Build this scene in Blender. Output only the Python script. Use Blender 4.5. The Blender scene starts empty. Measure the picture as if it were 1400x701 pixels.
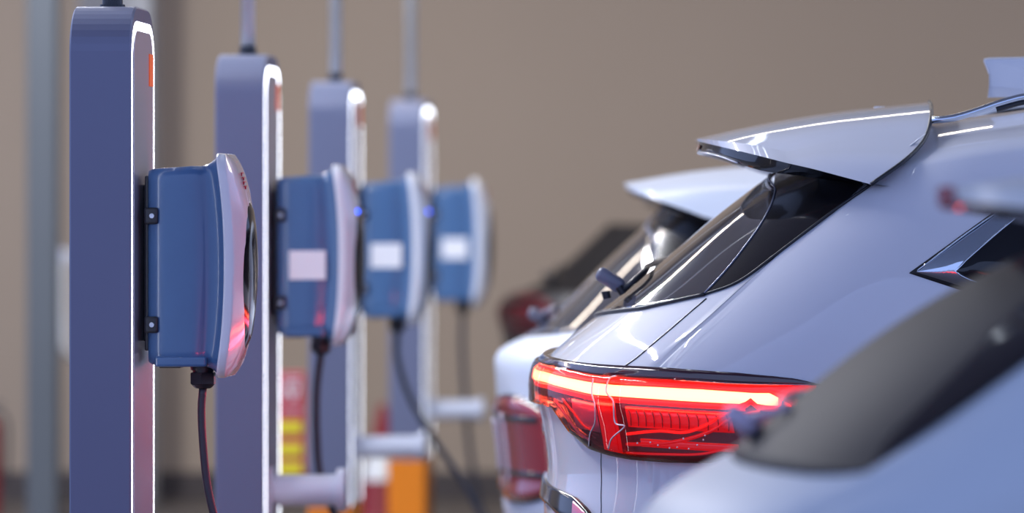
import bpy, bmesh, math
import numpy as np
from mathutils import Vector, Matrix

# ---------------------------------------------------------------- camera
FPX, CX, CY, HC = 6400.0, 1110.0, 290.0, 1.36     # focal in px, vanishing point of the rows, eye height
scn = bpy.context.scene
COL = scn.collection
cam = bpy.data.cameras.new('camera')
cam.sensor_width = 36.0
cam.lens = FPX / 1400 * 36
cam.shift_x = -(CX - 700) / 1400
cam.shift_y = -(350.5 - CY) / 1400
cam.clip_end = 200
cam.dof.use_dof = True
cam.dof.focus_distance = 10.72
cam.dof.aperture_fstop = (cam.lens / 1000) / 0.088
cam_o = bpy.data.objects.new('camera', cam)
COL.objects.link(cam_o)
cam_o.location = (0, 0, HC)
cam_o.rotation_euler = (math.pi / 2, 0, 0)
scn.camera = cam_o
# ---------------------------------------------------------------- world, lights, exposure
W = bpy.data.worlds.new('world')
scn.world = W
W.use_nodes = True
bg = W.node_tree.nodes['Background']
bg.inputs[0].default_value = (0.38, 0.50, 0.90, 1)
bg.inputs[1].default_value = 1.4
scn.view_settings.view_transform = 'Standard'
scn.view_settings.look = 'None'
scn.view_settings.exposure = 0.0
scn.view_settings.gamma = 1.0
scn.view_settings.use_curve_mapping = False


def area(name, loc, size, power, color, rot=(0, 0, 0)):
    l = bpy.data.lights.new(name, 'AREA')
    l.shape = 'RECTANGLE'
    l.size, l.size_y = size
    l.energy = power
    l.color = color
    o = bpy.data.objects.new(name, l)
    o.location = loc
    o.rotation_euler = rot
    COL.objects.link(o)
    return o


ADDED_LAMPS = [(-0.75, 14.7, 0.03, 8.0, 7, (0.80, 0.88, 1.0), 'added ceiling light tube above the car tails, nearest the parked cars'),
         (-1.10, 14.7, 0.03, 8.0, 7, (0.80, 0.88, 1.0), 'added ceiling light tube above the car tails, middle one of three'),
         (-1.45, 14.7, 0.03, 8.0, 7, (0.80, 0.88, 1.0), 'added ceiling light tube above the car tails, nearest the pillars'),
         (-3.3, 15.2, 0.05, 9.0, 560, (0.95, 0.95, 1.0), 'long added ceiling light tube left of the pillars'),
         (2.6, 15.2, 0.07, 9.0, 60, (0.82, 0.89, 1.0), 'long added ceiling light tube above the bonnets'),
         (-1.0, 19.4, 14.0, 0.35, 200, (1.0, 0.86, 0.72), 'crosswise warm ceiling light added by the back wall')]
for (x_, y_, a_, b_, p_, c_, l_) in ADDED_LAMPS:  # unseen lamps under the ceiling, added to light the scene
    area('added_ceiling_light', (x_, y_, 4.3), (a_, b_), p_, c_)

# ---------------------------------------------------------------- materials


def mat(name, color, rough=0.5, metal=0.0, coat=0.0, emit=None, strength=1.0, noise=0.0, nscale=8.0, bump=0.0, spec=0.5):
    m = bpy.data.materials.new(name)
    m.use_nodes = True
    nt = m.node_tree
    b = nt.nodes['Principled BSDF']
    b.inputs['Base Color'].default_value = (*color, 1)
    b.inputs['Roughness'].default_value = rough
    b.inputs['Metallic'].default_value = metal
    b.inputs['Coat Weight'].default_value = coat
    b.inputs['Coat Roughness'].default_value = 0.03
    b.inputs['Specular IOR Level'].default_value = spec
    if emit:
        b.inputs['Emission Color'].default_value = (*emit, 1)
        b.inputs['Emission Strength'].default_value = strength
    tc = nt.nodes.new('ShaderNodeTexCoord')
    nz = nt.nodes.new('ShaderNodeTexNoise')
    nz.inputs['Scale'].default_value = nscale
    nz.inputs['Detail'].default_value = 4
    nt.links.new(tc.outputs['Object'], nz.inputs['Vector'])
    if noise > 0:
        mx = nt.nodes.new('ShaderNodeMix')
        mx.data_type = 'RGBA'
        mx.inputs[6].default_value = (*[c * (1 - noise) for c in color], 1)
        mx.inputs[7].default_value = (*[min(1, c * (1 + noise)) for c in color], 1)
        nt.links.new(nz.outputs['Fac'], mx.inputs[0])
        nt.links.new(mx.outputs[2], b.inputs['Base Color'])
    if bump > 0:
        bp = nt.nodes.new('ShaderNodeBump')
        bp.inputs['Strength'].default_value = bump
        bp.inputs['Distance'].default_value = 0.002
        nt.links.new(nz.outputs['Fac'], bp.inputs['Height'])
        nt.links.new(bp.outputs[0], b.inputs['Normal'])
    return m


M = dict(
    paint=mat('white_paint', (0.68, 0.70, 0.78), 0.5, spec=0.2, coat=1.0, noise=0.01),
    paint_b=mat('white_paint_pearl', (0.62, 0.69, 0.82), 0.45, coat=0.35, noise=0.01),
    paint_dark=mat('graphite_paint', (0.035, 0.035, 0.04), 0.5, coat=0.2, noise=0.02),
    gloss_black=mat('gloss_black', (0.006, 0.006, 0.009), 0.12, coat=0.3, spec=0.4),
    tint=mat('tinted_glass', (0.060, 0.055, 0.060), 0.05, coat=1.0, spec=0.6),
    tint_haze=mat('hazy_grey_glass', (0.034, 0.032, 0.036), 0.6, spec=0.12),
    wiper=mat('wiper_grey', (0.16, 0.17, 0.24), 0.4, coat=0.3),
    chrome=mat('chrome', (0.62, 0.68, 0.78), 0.10, metal=1.0),
    trim_dark=mat('smoked_red_trim', (0.030, 0.006, 0.016), 0.12, coat=1.0),
    paint_c=mat('white_paint_dimmed', (0.47, 0.51, 0.57), 0.50, spec=0.22),  # same white as the second car, darkened in colour to look less lit
    wiper_l=mat('wiper_lavender', (0.50, 0.42, 0.55), 0.5),
    dark_glass=mat('dark_far_glass', (0.010, 0.009, 0.010), 0.6, spec=0.1),
    brake_lit=mat('lit_brake_lamp', (0.8, 0.02, 0.02), 0.3, emit=(1.0, 0.03, 0.03), strength=3),
    far_lamp=mat('far_lamp_red', (0.10, 0.004, 0.008), 0.5),
    rubber=mat('rubber', (0.012, 0.012, 0.015), 0.6, noise=0.2, nscale=60),
    bezel=mat('bezel_bright', (0.9, 0.85, 0.9), 0.25, metal=0.6),
    rim=mat('alloy', (0.45, 0.46, 0.5), 0.3, metal=1.0),
    lamp_dark=mat('lamp_dark_red', (0.16, 0.002, 0.006), 0.18, coat=1.0),
    lamp_red=mat('lamp_red', (0.55, 0.004, 0.008), 0.2, coat=1.0, emit=(1.0, 0.004, 0.006), strength=0.38),
    lamp_glow=mat('lamp_glow', (0.8, 0.01, 0.01), 0.2, emit=(1.0, 0.012, 0.008), strength=0.9),
    lamp_off=mat('lamp_unlit_red', (0.30, 0.006, 0.015), 0.12, coat=1.0),
    bar=mat('lit_brake_bar', (0.8, 0.1, 0.05), 0.3, emit=(1.0, 0.022, 0.005), strength=15),
    bar_core=mat('lit_brake_bar_core', (0.8, 0.1, 0.05), 0.3, emit=(1.0, 0.13, 0.062), strength=15),
    pillar=mat('pillar_metal', (0.168, 0.19, 0.285), 0.36, metal=0.25, noise=0.04, nscale=3),
    pillar_face=mat('pillar_face_panel', (0.50, 0.50, 0.60), 0.30, metal=0.3, coat=0.5),
    led=mat('led_strip', (1, 1, 1), 0.4, emit=(0.86, 0.9, 1.0), strength=6),
    orange=mat('orange_paint', (0.85, 0.24, 0.005), 0.4, noise=0.05),
    orange_sign=mat('orange_sign', (0.85, 0.10, 0.02), 0.4, emit=(1, 0.22, 0.03), strength=0.25),
    box=mat('charger_plastic', (0.058, 0.145, 0.31), 0.28, coat=0.5, noise=0.06, nscale=20, bump=0.15),
    cover=mat('cover_white', (0.78, 0.80, 0.84), 0.22, coat=0.8),
    blackp=mat('black_plastic', (0.014, 0.016, 0.024), 0.35, noise=0.1, nscale=40),
    cable=mat('cable_rubber', (0.030, 0.034, 0.05), 0.42, noise=0.1, nscale=50),
    screw=mat('screw_steel', (0.6, 0.6, 0.62), 0.3, metal=1.0),
    sticker=mat('white_sticker', (0.92, 0.93, 0.95), 0.5),
    blue_led=mat('blue_led', (0.02, 0.1, 0.9), 0.3, emit=(0.02, 0.10, 1.0), strength=5),
    pipe=mat('grey_pipe', (0.72, 0.73, 0.70), 0.35, metal=0.2, noise=0.08, nscale=12),
    holder=mat('holder_white', (0.62, 0.66, 0.76), 0.35, coat=0.3),
    wall=mat('wall_beige', (0.31, 0.25, 0.19), 0.85, noise=0.05, nscale=0.8, bump=0.2),
    floor=mat('floor_concrete', (0.055, 0.048, 0.045), 0.45, noise=0.25, nscale=1.5, bump=0.2),
    ceil=mat('ceiling_paint', (0.55, 0.57, 0.62), 0.8, noise=0.05),
    dark=mat('dark_skirting', (0.05, 0.04, 0.038), 0.6, noise=0.2),
    column=mat('column_grey_blue', (0.085, 0.10, 0.115), 0.6, noise=0.06, nscale=2),
    column_l=mat('column_pale', (0.30, 0.31, 0.32), 0.6, noise=0.06, nscale=2),
    red=mat('red_plastic', (0.20, 0.008, 0.010), 0.4, noise=0.1),
    sign_red=mat('sign_red', (0.50, 0.05, 0.07), 0.5),
    sign_yellow=mat('sign_yellow', (0.75, 0.62, 0.02), 0.5),
    letter=mat('letter_white', (0.8, 0.78, 0.78), 0.5),
    letter_red=mat('letter_red', (0.5, 0.02, 0.05), 0.5),
    reflector=mat('reflector_pink', (0.75, 0.16, 0.28), 0.2, coat=1.0),
)
# clear red outer lens: tinted transparency under a glossy skin


def lens_material():
    m = bpy.data.materials.new('red_lens')
    m.use_nodes = True
    nt = m.node_tree
    nt.nodes.clear()
    out = nt.nodes.new('ShaderNodeOutputMaterial')
    mix = nt.nodes.new('ShaderNodeMixShader')
    fr = nt.nodes.new('ShaderNodeFresnel')
    fr.inputs[0].default_value = 1.55
    tr = nt.nodes.new('ShaderNodeBsdfTransparent')
    tr.inputs[0].default_value = (1.0, 0.88, 0.88, 1)
    gl = nt.nodes.new('ShaderNodeBsdfGlossy')
    gl.inputs['Roughness'].default_value = 0.02
    nt.links.new(fr.outputs[0], mix.inputs[0])
    nt.links.new(tr.outputs[0], mix.inputs[1])
    nt.links.new(gl.outputs[0], mix.inputs[2])
    nt.links.new(mix.outputs[0], out.inputs[0])
    return m


M['lens'] = lens_material()

# ---------------------------------------------------------------- helpers


def P(px, py, y):
    """point at depth y seen at pixel px, py"""
    return Vector(((px - CX) * y / FPX, y, HC - (py - CY) * y / FPX))


def weld(V, F):
    bm = bmesh.new()
    vs = [bm.verts.new(v) for v in V]
    for f in F:
        try:
            bm.faces.new([vs[i] for i in f])
        except ValueError:
            pass
    bmesh.ops.remove_doubles(bm, verts=bm.verts[:], dist=0.0004)
    bmesh.ops.recalc_face_normals(bm, faces=bm.faces[:])
    return bm


def link_mesh(name, me, m, parent=None, smooth=True):
    o = bpy.data.objects.new(name, me)
    COL.objects.link(o)
    if m is not None:
        me.materials.append(m)
    if parent is not None:
        o.parent = parent
    if smooth:
        me.polygons.foreach_set('use_smooth', [True] * len(me.polygons))
    return o


def mesh(name, V, F, m, parent=None, smooth=True):
    me = bpy.data.meshes.new(name)
    me.from_pydata([tuple(v) for v in V], [], F)
    me.update()
    return link_mesh(name, me, m, parent, smooth)


def bmobj(name, bm, m, parent=None, smooth=False):
    me = bpy.data.meshes.new(name)
    bm.normal_update()
    bm.to_mesh(me)
    bm.free()
    return link_mesh(name, me, m, parent, smooth)


def thing(name, label, cat, loc, group=None):
    o = bpy.data.objects.new(name, None)
    COL.objects.link(o)
    o.location = loc
    o.empty_display_size = 0.1
    tag(o, label, cat, group)
    return o


def tag(o, label, cat, group=None):
    o['label'] = label
    o['category'] = cat
    if group:
        o['group'] = group
    return o


def grid(rows, closed_u=False, flip=False):
    """rows: list of equal-length lists of points -> verts, faces"""
    V = []
    n = len(rows[0])
    for r in rows:
        V += list(r)
    F = []
    for i in range(len(rows) - 1):
        for j in range(n if closed_u else n - 1):
            a, b = i * n + j, i * n + (j + 1) % n
            c, d = b + n, a + n
            F.append((a, d, c, b) if flip else (a, b, c, d))
    return V, F


def add(VF, VF2):
    V, F = VF
    k = len(V)
    return V + list(VF2[0]), F + [tuple(i + k for i in f) for f in VF2[1]]


def bx(bm, c, s, bevel=0.0, seg=2, rot=None):
    mt = Matrix.Translation(c)
    if rot is not None:
        mt = mt @ rot
    r = bmesh.ops.create_cube(bm, size=1.0, matrix=mt @ Matrix.Diagonal((*s, 1)))
    if bevel > 0:
        es = {e for v in r['verts'] for e in v.link_edges}
        bmesh.ops.bevel(bm, geom=list(es), offset=bevel, segments=seg, profile=0.5, affect='EDGES')


def cyl(bm, a, b, r, r2=None, seg=20):
    a, b = Vector(a), Vector(b)
    d = b - a
    q = d.to_track_quat('Z', 'Y').to_matrix().to_4x4()
    bmesh.ops.create_cone(bm, cap_ends=True, segments=seg, radius1=r, radius2=r if r2 is None else r2,
                          depth=d.length, matrix=Matrix.Translation((a + b) / 2) @ q)


def catmull(pts, n):
    """n points along a Catmull-Rom through pts (sequence of equal-length tuples)"""
    A = np.array([tuple(p) for p in pts], float)
    if len(A) == 2:
        t = np.linspace(0, 1, n)[:, None]
        return [Vector(p) for p in A[0] * (1 - t) + A[1] * t]
    d = np.maximum(np.linalg.norm(np.diff(A, axis=0), axis=1), 1e-9)
    S = np.concatenate([[0], np.cumsum(d)])
    T = np.zeros_like(A)
    for i in range(len(A)):
        if i == 0:
            T[i] = (A[1] - A[0]) / d[0]
        elif i == len(A) - 1:
            T[i] = (A[-1] - A[-2]) / d[-1]
        else:
            T[i] = (A[i + 1] - A[i - 1]) / (S[i + 1] - S[i - 1])
    out = []
    for s in np.linspace(0, S[-1], n):
        i = min(int(np.searchsorted(S, s, 'right')) - 1, len(A) - 2)
        h = d[i]
        t = (s - S[i]) / h
        h00, h10, h01, h11 = 2*t**3-3*t**2+1, t**3-2*t**2+t, -2*t**3+3*t**2, t**3-t**2
        out.append(Vector(h00 * A[i] + h10 * h * T[i] + h01 * A[i+1] + h11 * h * T[i+1]))
    return out


def tube(path, r, seg=8, n=None, rz=None):
    """swept tube through path points -> verts, faces"""
    pts = catmull(path, n) if n else [Vector(p) for p in path]
    rows = []
    up = Vector((0, 1, 0))
    for i, p in enumerate(pts):
        t = (pts[min(i + 1, len(pts) - 1)] - pts[max(i - 1, 0)]).normalized()
        s = t.cross(up)
        if s.length < 1e-4:
            s = t.cross(Vector((1, 0, 0)))
        s.normalize()
        u = s.cross(t).normalized()
        rr = r[min(i, len(r)-1)] if isinstance(r, list) else r
        rows.append([p + s * (rr * math.cos(a)) + u * ((rz or rr) * math.sin(a))
                     for a in [2 * math.pi * k / seg for k in range(seg)]])
    V, F = grid(rows, closed_u=True)
    F.append(tuple(range(seg))[::-1])
    F.append(tuple(range(len(V) - seg, len(V))))
    return V, F


def coons(c0, c1, d0, d1, nu, nv):
    """c0,c1: curves along u (v=0,1); d0,d1: curves along v (u=0,1)"""
    C0, C1, D0, D1 = catmull(c0, nu), catmull(c1, nu), catmull(d0, nv), catmull(d1, nv)
    rows = []
    for j in range(nv):
        v = j / (nv - 1)
        row = []
        for i in range(nu):
            u = i / (nu - 1)
            p = (C0[i]*(1-v) + C1[i]*v + D0[j]*(1-u) + D1[j]*u
                 - C0[0]*((1-u)*(1-v)) - C0[-1]*(u*(1-v)) - C1[0]*((1-u)*v) - C1[-1]*(u*v))
            row.append(p)
        rows.append(row)
    return rows


def pchip(xs, ys):
    """monotone cubic interpolant"""
    x, y = np.array(xs, float), np.array(ys, float)
    h = np.diff(x)
    dl = np.diff(y) / h
    m = np.zeros_like(x)
    m[0], m[-1] = dl[0], dl[-1]
    for i in range(1, len(x) - 1):
        if dl[i-1] * dl[i] > 0:
            w1, w2 = 2*h[i] + h[i-1], h[i] + 2*h[i-1]
            m[i] = (w1 + w2) / (w1 / dl[i-1] + w2 / dl[i])

    def f(q):
        if q <= x[0]:
            return y[0] + m[0] * (q - x[0]) * 0.0
        if q >= x[-1]:
            return y[-1] + m[-1] * (q - x[-1])
        i = min(int(np.searchsorted(x, q, 'right')) - 1, len(x) - 2)
        t = (q - x[i]) / h[i]
        return float((2*t**3-3*t**2+1)*y[i] + (t**3-2*t**2+t)*h[i]*m[i] + (-2*t**3+3*t**2)*y[i+1] + (t**3-t**2)*h[i]*m[i+1])
    return f


def smooth_fn(f, lo=0.1, hi=1.8, sig=0.016, n=600):
    q = np.linspace(lo, hi, n)
    v = np.array([f(x) for x in q])
    k = np.exp(-0.5 * (np.arange(-30, 31) * (q[1] - q[0]) / sig) ** 2)
    k /= k.sum()
    v2 = np.convolve(np.pad(v, 30, mode='reflect', reflect_type='odd'), k, 'valid')
    return lambda z: float(np.interp(z, q, v2))


# ================================================================ THE SETTING
def struct(name, lo, hi, m):
    bm = bmesh.new()
    bx(bm, [(a + b) / 2 for a, b in zip(lo, hi)], [b - a for a, b in zip(lo, hi)])
    o = bmobj(name, bm, m)
    o['kind'] = 'structure'
    return o


struct('floor', (-9, -3, -0.2), (9, 22.6, 0), M['floor'])
struct('wall_back', (-9, 22.4, 0), (9, 22.6, 4.6), M['wall'])
struct('ceiling', (-5.0, 6, 4.6), (6, 22.6, 4.7), M['ceil'])
struct('baseboard_back', (-8.99, 22.36, 0.0), (8.99, 22.4, 0.12), M['dark'])

# ================================================================ CHARGING PILLARS
PX0, PX1, PD = -1.682, -1.542, 0.38     # back face, charger face, depth along the row
ROWS = [10.60, 13.19, 15.65, 18.62]     # near faces of the four pillars
TOPS = [1.83, 1.807, 1.80, 1.81]


def arch(z0, z1, y0, y1, r, seg=10):
    """open path: up the near side, over the rounded top, down the far side"""
    p = [(y0, z0)]
    for k in range(seg + 1):
        a = math.pi - k * (math.pi / 2) / seg
        p.append((y0 + r + r * math.cos(a), z1 - r + r * math.sin(a)))
    for k in range(seg + 1):
        a = math.pi / 2 - k * (math.pi / 2) / seg
        p.append((y1 - r + r * math.cos(a), z1 - r + r * math.sin(a)))
    p.append((y1, z0))
    return p


def slab(path, x0, x1, bev=0.004):
    """closed prism from an arch path with softened edges towards the faces"""
    n = len(path)
    cy = sum(p[0] for p in path) / n
    rows = []
    zmax = max(p[1] for p in path)

    def ins(p, e):
        y, z = p
        return (y + (e if y < cy else -e) * min(1, abs(y - cy) / 0.05), z - e * (1 if z > zmax - 0.12 else 0))
    for x, e in ((x0, bev), (x0 + bev, 0), (x1 - bev, 0), (x1, bev)):
        rows.append([Vector((x, *ins(p, e))) for p in path])
    V, F = grid(rows, closed_u=True)
    F = [f[::-1] for f in F]
    F.append(tuple(range(n)))
    F.append(tuple(range(3 * n, 4 * n))[::-1])
    return V, F


pillar_labels = [
    'tall grey metal charging pillar nearest the camera, sharp white light edge round its face',
    'purple-tinted charging pillar second from the left, between the sharp one and the pale pillars',
    'blurred blue-grey charging pillar third from the left, its conduit above the middle of the row',
    'farthest charging pillar, rightmost of the four, standing on a bright orange base',
]
for i, (y0, zt) in enumerate(zip(ROWS, TOPS)):
    t = thing('charging_pillar', pillar_labels[i], 'charging pillar', (-1.612, y0 + PD / 2, 0), 'charging pillars in a row')
    inv = Vector(t.location)

    def loc(VF):
        return [v - inv for v in VF[0]], VF[1]
    V, F = loc(slab(arch(0.375, zt, y0, y0 + PD, 0.105), PX0, PX1))
    o = mesh('post', V, F, M['pillar'], t, smooth=False)
    V, F = loc(slab(arch(0.0, 0.375, y0 - 0.004, y0 + PD + 0.004, 0.001, 1), PX0 - 0.004, PX1 + 0.004))
    o = mesh('base', V, F, M['orange'], t, smooth=False)
    o['label'] = 'orange base'
    # face panel inside the light frame
    b, w = 0.020, 0.020
    V, F = loc(slab(arch(0.38, zt - 0.055, y0 + b + w, y0 + PD - b - w, 0.055), PX1 - 0.004, PX1 + 0.002, 0.0005))
    mesh('face_panel', V, F, M['pillar_face'], t, smooth=False)
    # light strip: inverted U proud of the face
    po = arch(0.38, zt - 0.034, y0 + 0.012, y0 + PD - 0.010, 0.080)
    pi = arch(0.38, zt - 0.057, y0 + 0.022, y0 + PD - 0.020, 0.070)
    rows = []
    for x, pth in ((PX1 - 0.002, po), (PX1 + 0.0008, po), (PX1 + 0.0008, pi), (PX1 - 0.002, pi)):
        rows.append([Vector((x, *p)) for p in pth])
    V, F = loc(grid(rows))
    o = mesh('light_strip', V, F, M['led'], t, smooth=False)
    o['label'] = 'glowing white light strip'
    # orange mark on the face
    bm = bmesh.new()
    bx(bm, Vector((PX1 + 0.003, y0 + PD - 0.075, 1.690)) - inv, (0.003, 0.06, 0.075), 0.001)
    o = bmobj('badge', bm, M['orange_sign'], t)
    o['label'] = 'small orange badge'
    # conduit and collar
    bm = bmesh.new()
    xc, yc = -1.612, y0 + PD / 2
    cyl(bm, Vector((xc, yc, zt - 0.01)) - inv, Vector((xc, yc, 4.6)) - inv, 0.020, seg=20)
    bmobj('conduit_pipe', bm, M['pipe'], t, True)
    bm = bmesh.new()
    cyl(bm, Vector((xc, yc, zt - 0.004)) - inv, Vector((xc, yc, zt + (0.028 if i else 0.12))) - inv, 0.0235, seg=20)
    cyl(bm, Vector((xc, yc, zt - 0.004)) - inv, Vector((xc, yc, zt + 0.008)) - inv, 0.029, seg=20)
    o = bmobj('collar', bm, M['blackp'], t)
    o['label'] = 'black pipe collar'

# ================================================================ WALL CHARGERS
zpx = lambda py: HC - (py - CY) / 600.0
xpx = lambda px: (px - CX) / 600.0


def cover_bulge(z):
    """0 at the cover's ends, 1 in its middle"""
    t = (z - zpx(364)) / (zpx(211) - zpx(364))
    return max(0.0, 1 - abs(t) ** 2.2)


def rrect(hw, z0, z1, r, seg=5):
    pts = []
    for (cy, cz, a0) in ((hw - r, z1 - r, 0), (-hw + r, z1 - r, 90), (-hw + r, z0 + r, 180), (hw - r, z0 + r, 270)):
        for k in range(seg + 1):
            a = math.radians(a0 + 90 * k / seg)
            pts.append((cy + r * math.cos(a), cz + r * math.sin(a)))
    return pts


def subdiv_loop(pts, step=0.012):
    out = []
    for i, p in enumerate(pts):
        q = pts[(i + 1) % len(pts)]
        L = math.hypot(q[0] - p[0], q[1] - p[1])
        k = max(1, int(round(L / step)))
        for j in range(k):
            out.append((p[0] + (q[0] - p[0]) * j / k, p[1] + (q[1] - p[1]) * j / k))
    return out


def loop_n(hw, z0, z1, r, n=96):
    """rounded rectangle resampled to n points by arc length"""
    p = rrect(hw, z0, z1, r)
    A = np.array(p + [p[0]])
    d = np.linalg.norm(np.diff(A, axis=0), axis=1)
    S = np.concatenate([[0], np.cumsum(d)])
    out = []
    for s in np.linspace(0, S[-1], n, endpoint=False):
        out.append((float(np.interp(s, S, A[:, 0])), float(np.interp(s, S, A[:, 1]))))
    return out


def make_charger(label, first=False):
    t = thing('wall_charger', label, 'charger', (-1.53, 0, 0), 'wall chargers on the pillars')
    ox = t.location.x
    # body: rounded box that necks in and flares to the cover   (px, half width, top, bottom, radius, bend)
    st = [(200, 0.080, 238, 488, 0.010, 0), (200.5, 0.098, 233, 496, 0.014, 0), (206, 0.105, 230.5, 499, 0.018, 0),
          (225, 0.110, 229, 501, 0.020, 0.0), (245, 0.112, 227.5, 502, 0.022, 0.12), (258, 0.1125, 226.5, 502, 0.022, 0.3),
          (266, 0.111, 226.5, 502, 0.022, 0.45), (271, 0.107, 226.5, 501.5, 0.022, 0.58), (275, 0.104, 225.5, 502, 0.024, 0.7),
          (279, 0.104, 223.5, 503, 0.026, 0.8), (284, 0.108, 221, 505, 0.030, 0.9),
          (289, 0.115, 217.5, 508, 0.034, 1), (293, 0.122, 214, 511, 0.040, 1), (296, 0.128, 211.5, 513.5, 0.042, 1),
          (299, 0.125, 213, 512, 0.042, 1)]
    rows = []
    for (px, hw, tp, bt, r, bend) in st:
        rows.append([Vector((xpx(px) - ox + bend * cover_bulge(z) * 0.021, y, z)) for (y, z) in loop_n(hw, zpx(bt), zpx(tp), r)])
    V, F = grid(rows, closed_u=True)
    F.append(tuple(range(96)))
    F.append(tuple(range(len(V) - 96, len(V)))[::-1])
    mesh('housing', V, F, M['box'], t)
    # white front cover
    st = [(294, 0.126, 212.5, 515, 0.044, 0.92), (294, 0.133, 209.5, 517, 0.048, 1), (297, 0.135, 209, 517.5, 0.05, 1), (304.5, 0.1345, 209.5, 517, 0.05, 1.05), (305.6, 0.134, 209.8, 516.8, 0.05, 1.08),
          (306.6, 0.131, 210.6, 516, 0.05, 1.12), (307.6, 0.126, 212, 514.5, 0.05, 1.18), (310, 0.113, 216, 511, 0.048, 1.40), (313.5, 0.090, 226, 502, 0.044, 1.62),
          (315.5, 0.062, 242, 487, 0.040, 1.75), (316.5, 0.030, 262, 470, 0.028, 1.8), (317, 0.004, 285, 450, 0.003, 1.82)]
    rows = []
    for (px, hw, tp, bt, r, bend) in st:
        rows.append([Vector((xpx(px) - ox + bend * cover_bulge(z) * 0.0215, y, z)) for (y, z) in loop_n(hw, zpx(bt), zpx(tp), r)])
    V, F = grid(rows, closed_u=True)
    F.append(tuple(range(len(V) - 96, len(V)))[::-1])
    o = mesh('front_cover', V, F, M['cover'], t)
    o['label'] = 'glossy white front cover'
    # oval display set into the cover

    def face_x(y, z):
        # interpolate the cover's profile
        best = None
        hws = [s[1] for s in st[4:]]
        pxs = [s[0] for s in st[4:]]
        bs = [s[5] for s in st[4:]]
        u = abs(y)
        px = float(np.interp(u, hws[::-1], pxs[::-1]))
        be = float(np.interp(u, hws[::-1], bs[::-1]))
        tp = float(np.interp(z, [zpx(s[2]) for s in st[:3:-1]], [s[0] for s in st[:3:-1]]))
        return xpx(min(px, 317)) - ox + be * cover_bulge(z) * 0.0215
    zc, zh = (zpx(275) + zpx(478)) / 2, (zpx(275) - zpx(478)) / 2
    rows = []
    for k in range(10):
        q = k / 9
        row = []
        for j in range(48):
            a = 2 * math.pi * j / 48
            y = 0.106 * q * abs(math.cos(a)) ** 0.8 * (1 if math.cos(a) > 0 else -1)
            z = zc + zh * q * math.sin(a)
            row.append(Vector((face_x(y, z) + (0.0035 if k < 9 else -0.002), y, z)))
        rows.append(row)
    V, F = grid(rows, closed_u=True, flip=True)
    o = mesh('display_panel', V, F, M['gloss_black'], t)
    o['label'] = 'dark glossy oval panel'
    # red lettering high on the cover
    for k in range(4):
        bm = bmesh.new()
        z = zpx(236 + 6.0 * k)
        bx(bm, (face_x(0.03, z) + 0.001, -0.034, z), (0.003, 0.035, 0.0022))
        bx(bm, (face_x(0.03, z) + 0.001, -0.046 + 0.016 * (k % 2), z - 0.0035), (0.003, 0.004, 0.007))
        bmobj('letter', bm, M['letter_red'], t)
    # back plate between housing and pillar
    bm = bmesh.new()
    bx(bm, (xpx(197.5) - ox, 0, zpx(360)), (0.010, 0.170, 0.40), 0.003)
    bx(bm, (xpx(192.0) - ox, 0.03, zpx(360)), (0.022, 0.060, 0.36), 0.002)
    bmobj('back_plate', bm, M['blackp'], t)
    for py in (295, 444):
        bm = bmesh.new()
        bx(bm, (xpx(205.5) - ox, -0.106, zpx(py)), (0.032, 0.020, 0.038), 0.005)
        br = bmobj('mounting_bracket', bm, M['blackp'], t)
        bm = bmesh.new()
        cyl(bm, (xpx(207) - ox, -0.114, zpx(py)), (xpx(207) - ox, -0.1195, zpx(py)), 0.0068, 0.0055, 16)
        bmobj('screw', bm, M['screw'], br)
    # bottom cap, blind plug, gland
    bm = bmesh.new()
    bx(bm, (xpx(226) - ox, 0, zpx(501.5)), (0.052, 0.10, 0.010), 0.003)
    bmobj('bottom_plug', bm, M['blackp'], t)
    bm = bmesh.new()
    bx(bm, (xpx(246) - ox, 0, zpx(494.5)), (0.118, 0.229, 0.024), 0.006, 3)
    bmobj('bottom_cap', bm, M['box'], t)
    bm = bmesh.new()
    gx = xpx(269.5) - ox
    cyl(bm, (gx, -0.02, zpx(498)), (gx, -0.02, zpx(508)), 0.029, seg=24)
    cyl(bm, (gx, -0.02, zpx(507)), (gx, -0.02, zpx(511)), 0.024, seg=24)
    cyl(bm, (gx, -0.02, zpx(511)), (gx, -0.02, zpx(527)), 0.031, seg=6)
    cyl(bm, (gx, -0.02, zpx(527)), (gx, -0.02, zpx(533)), 0.028, 0.018, 24)
    bmesh.ops.bevel(bm, geom=bm.edges[:], offset=0.0012, segments=2, affect='EDGES')
    o = bmobj('cable_gland', bm, M['blackp'], t)
    o['label'] = 'black cable gland'
    return t, gx, ox


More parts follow.
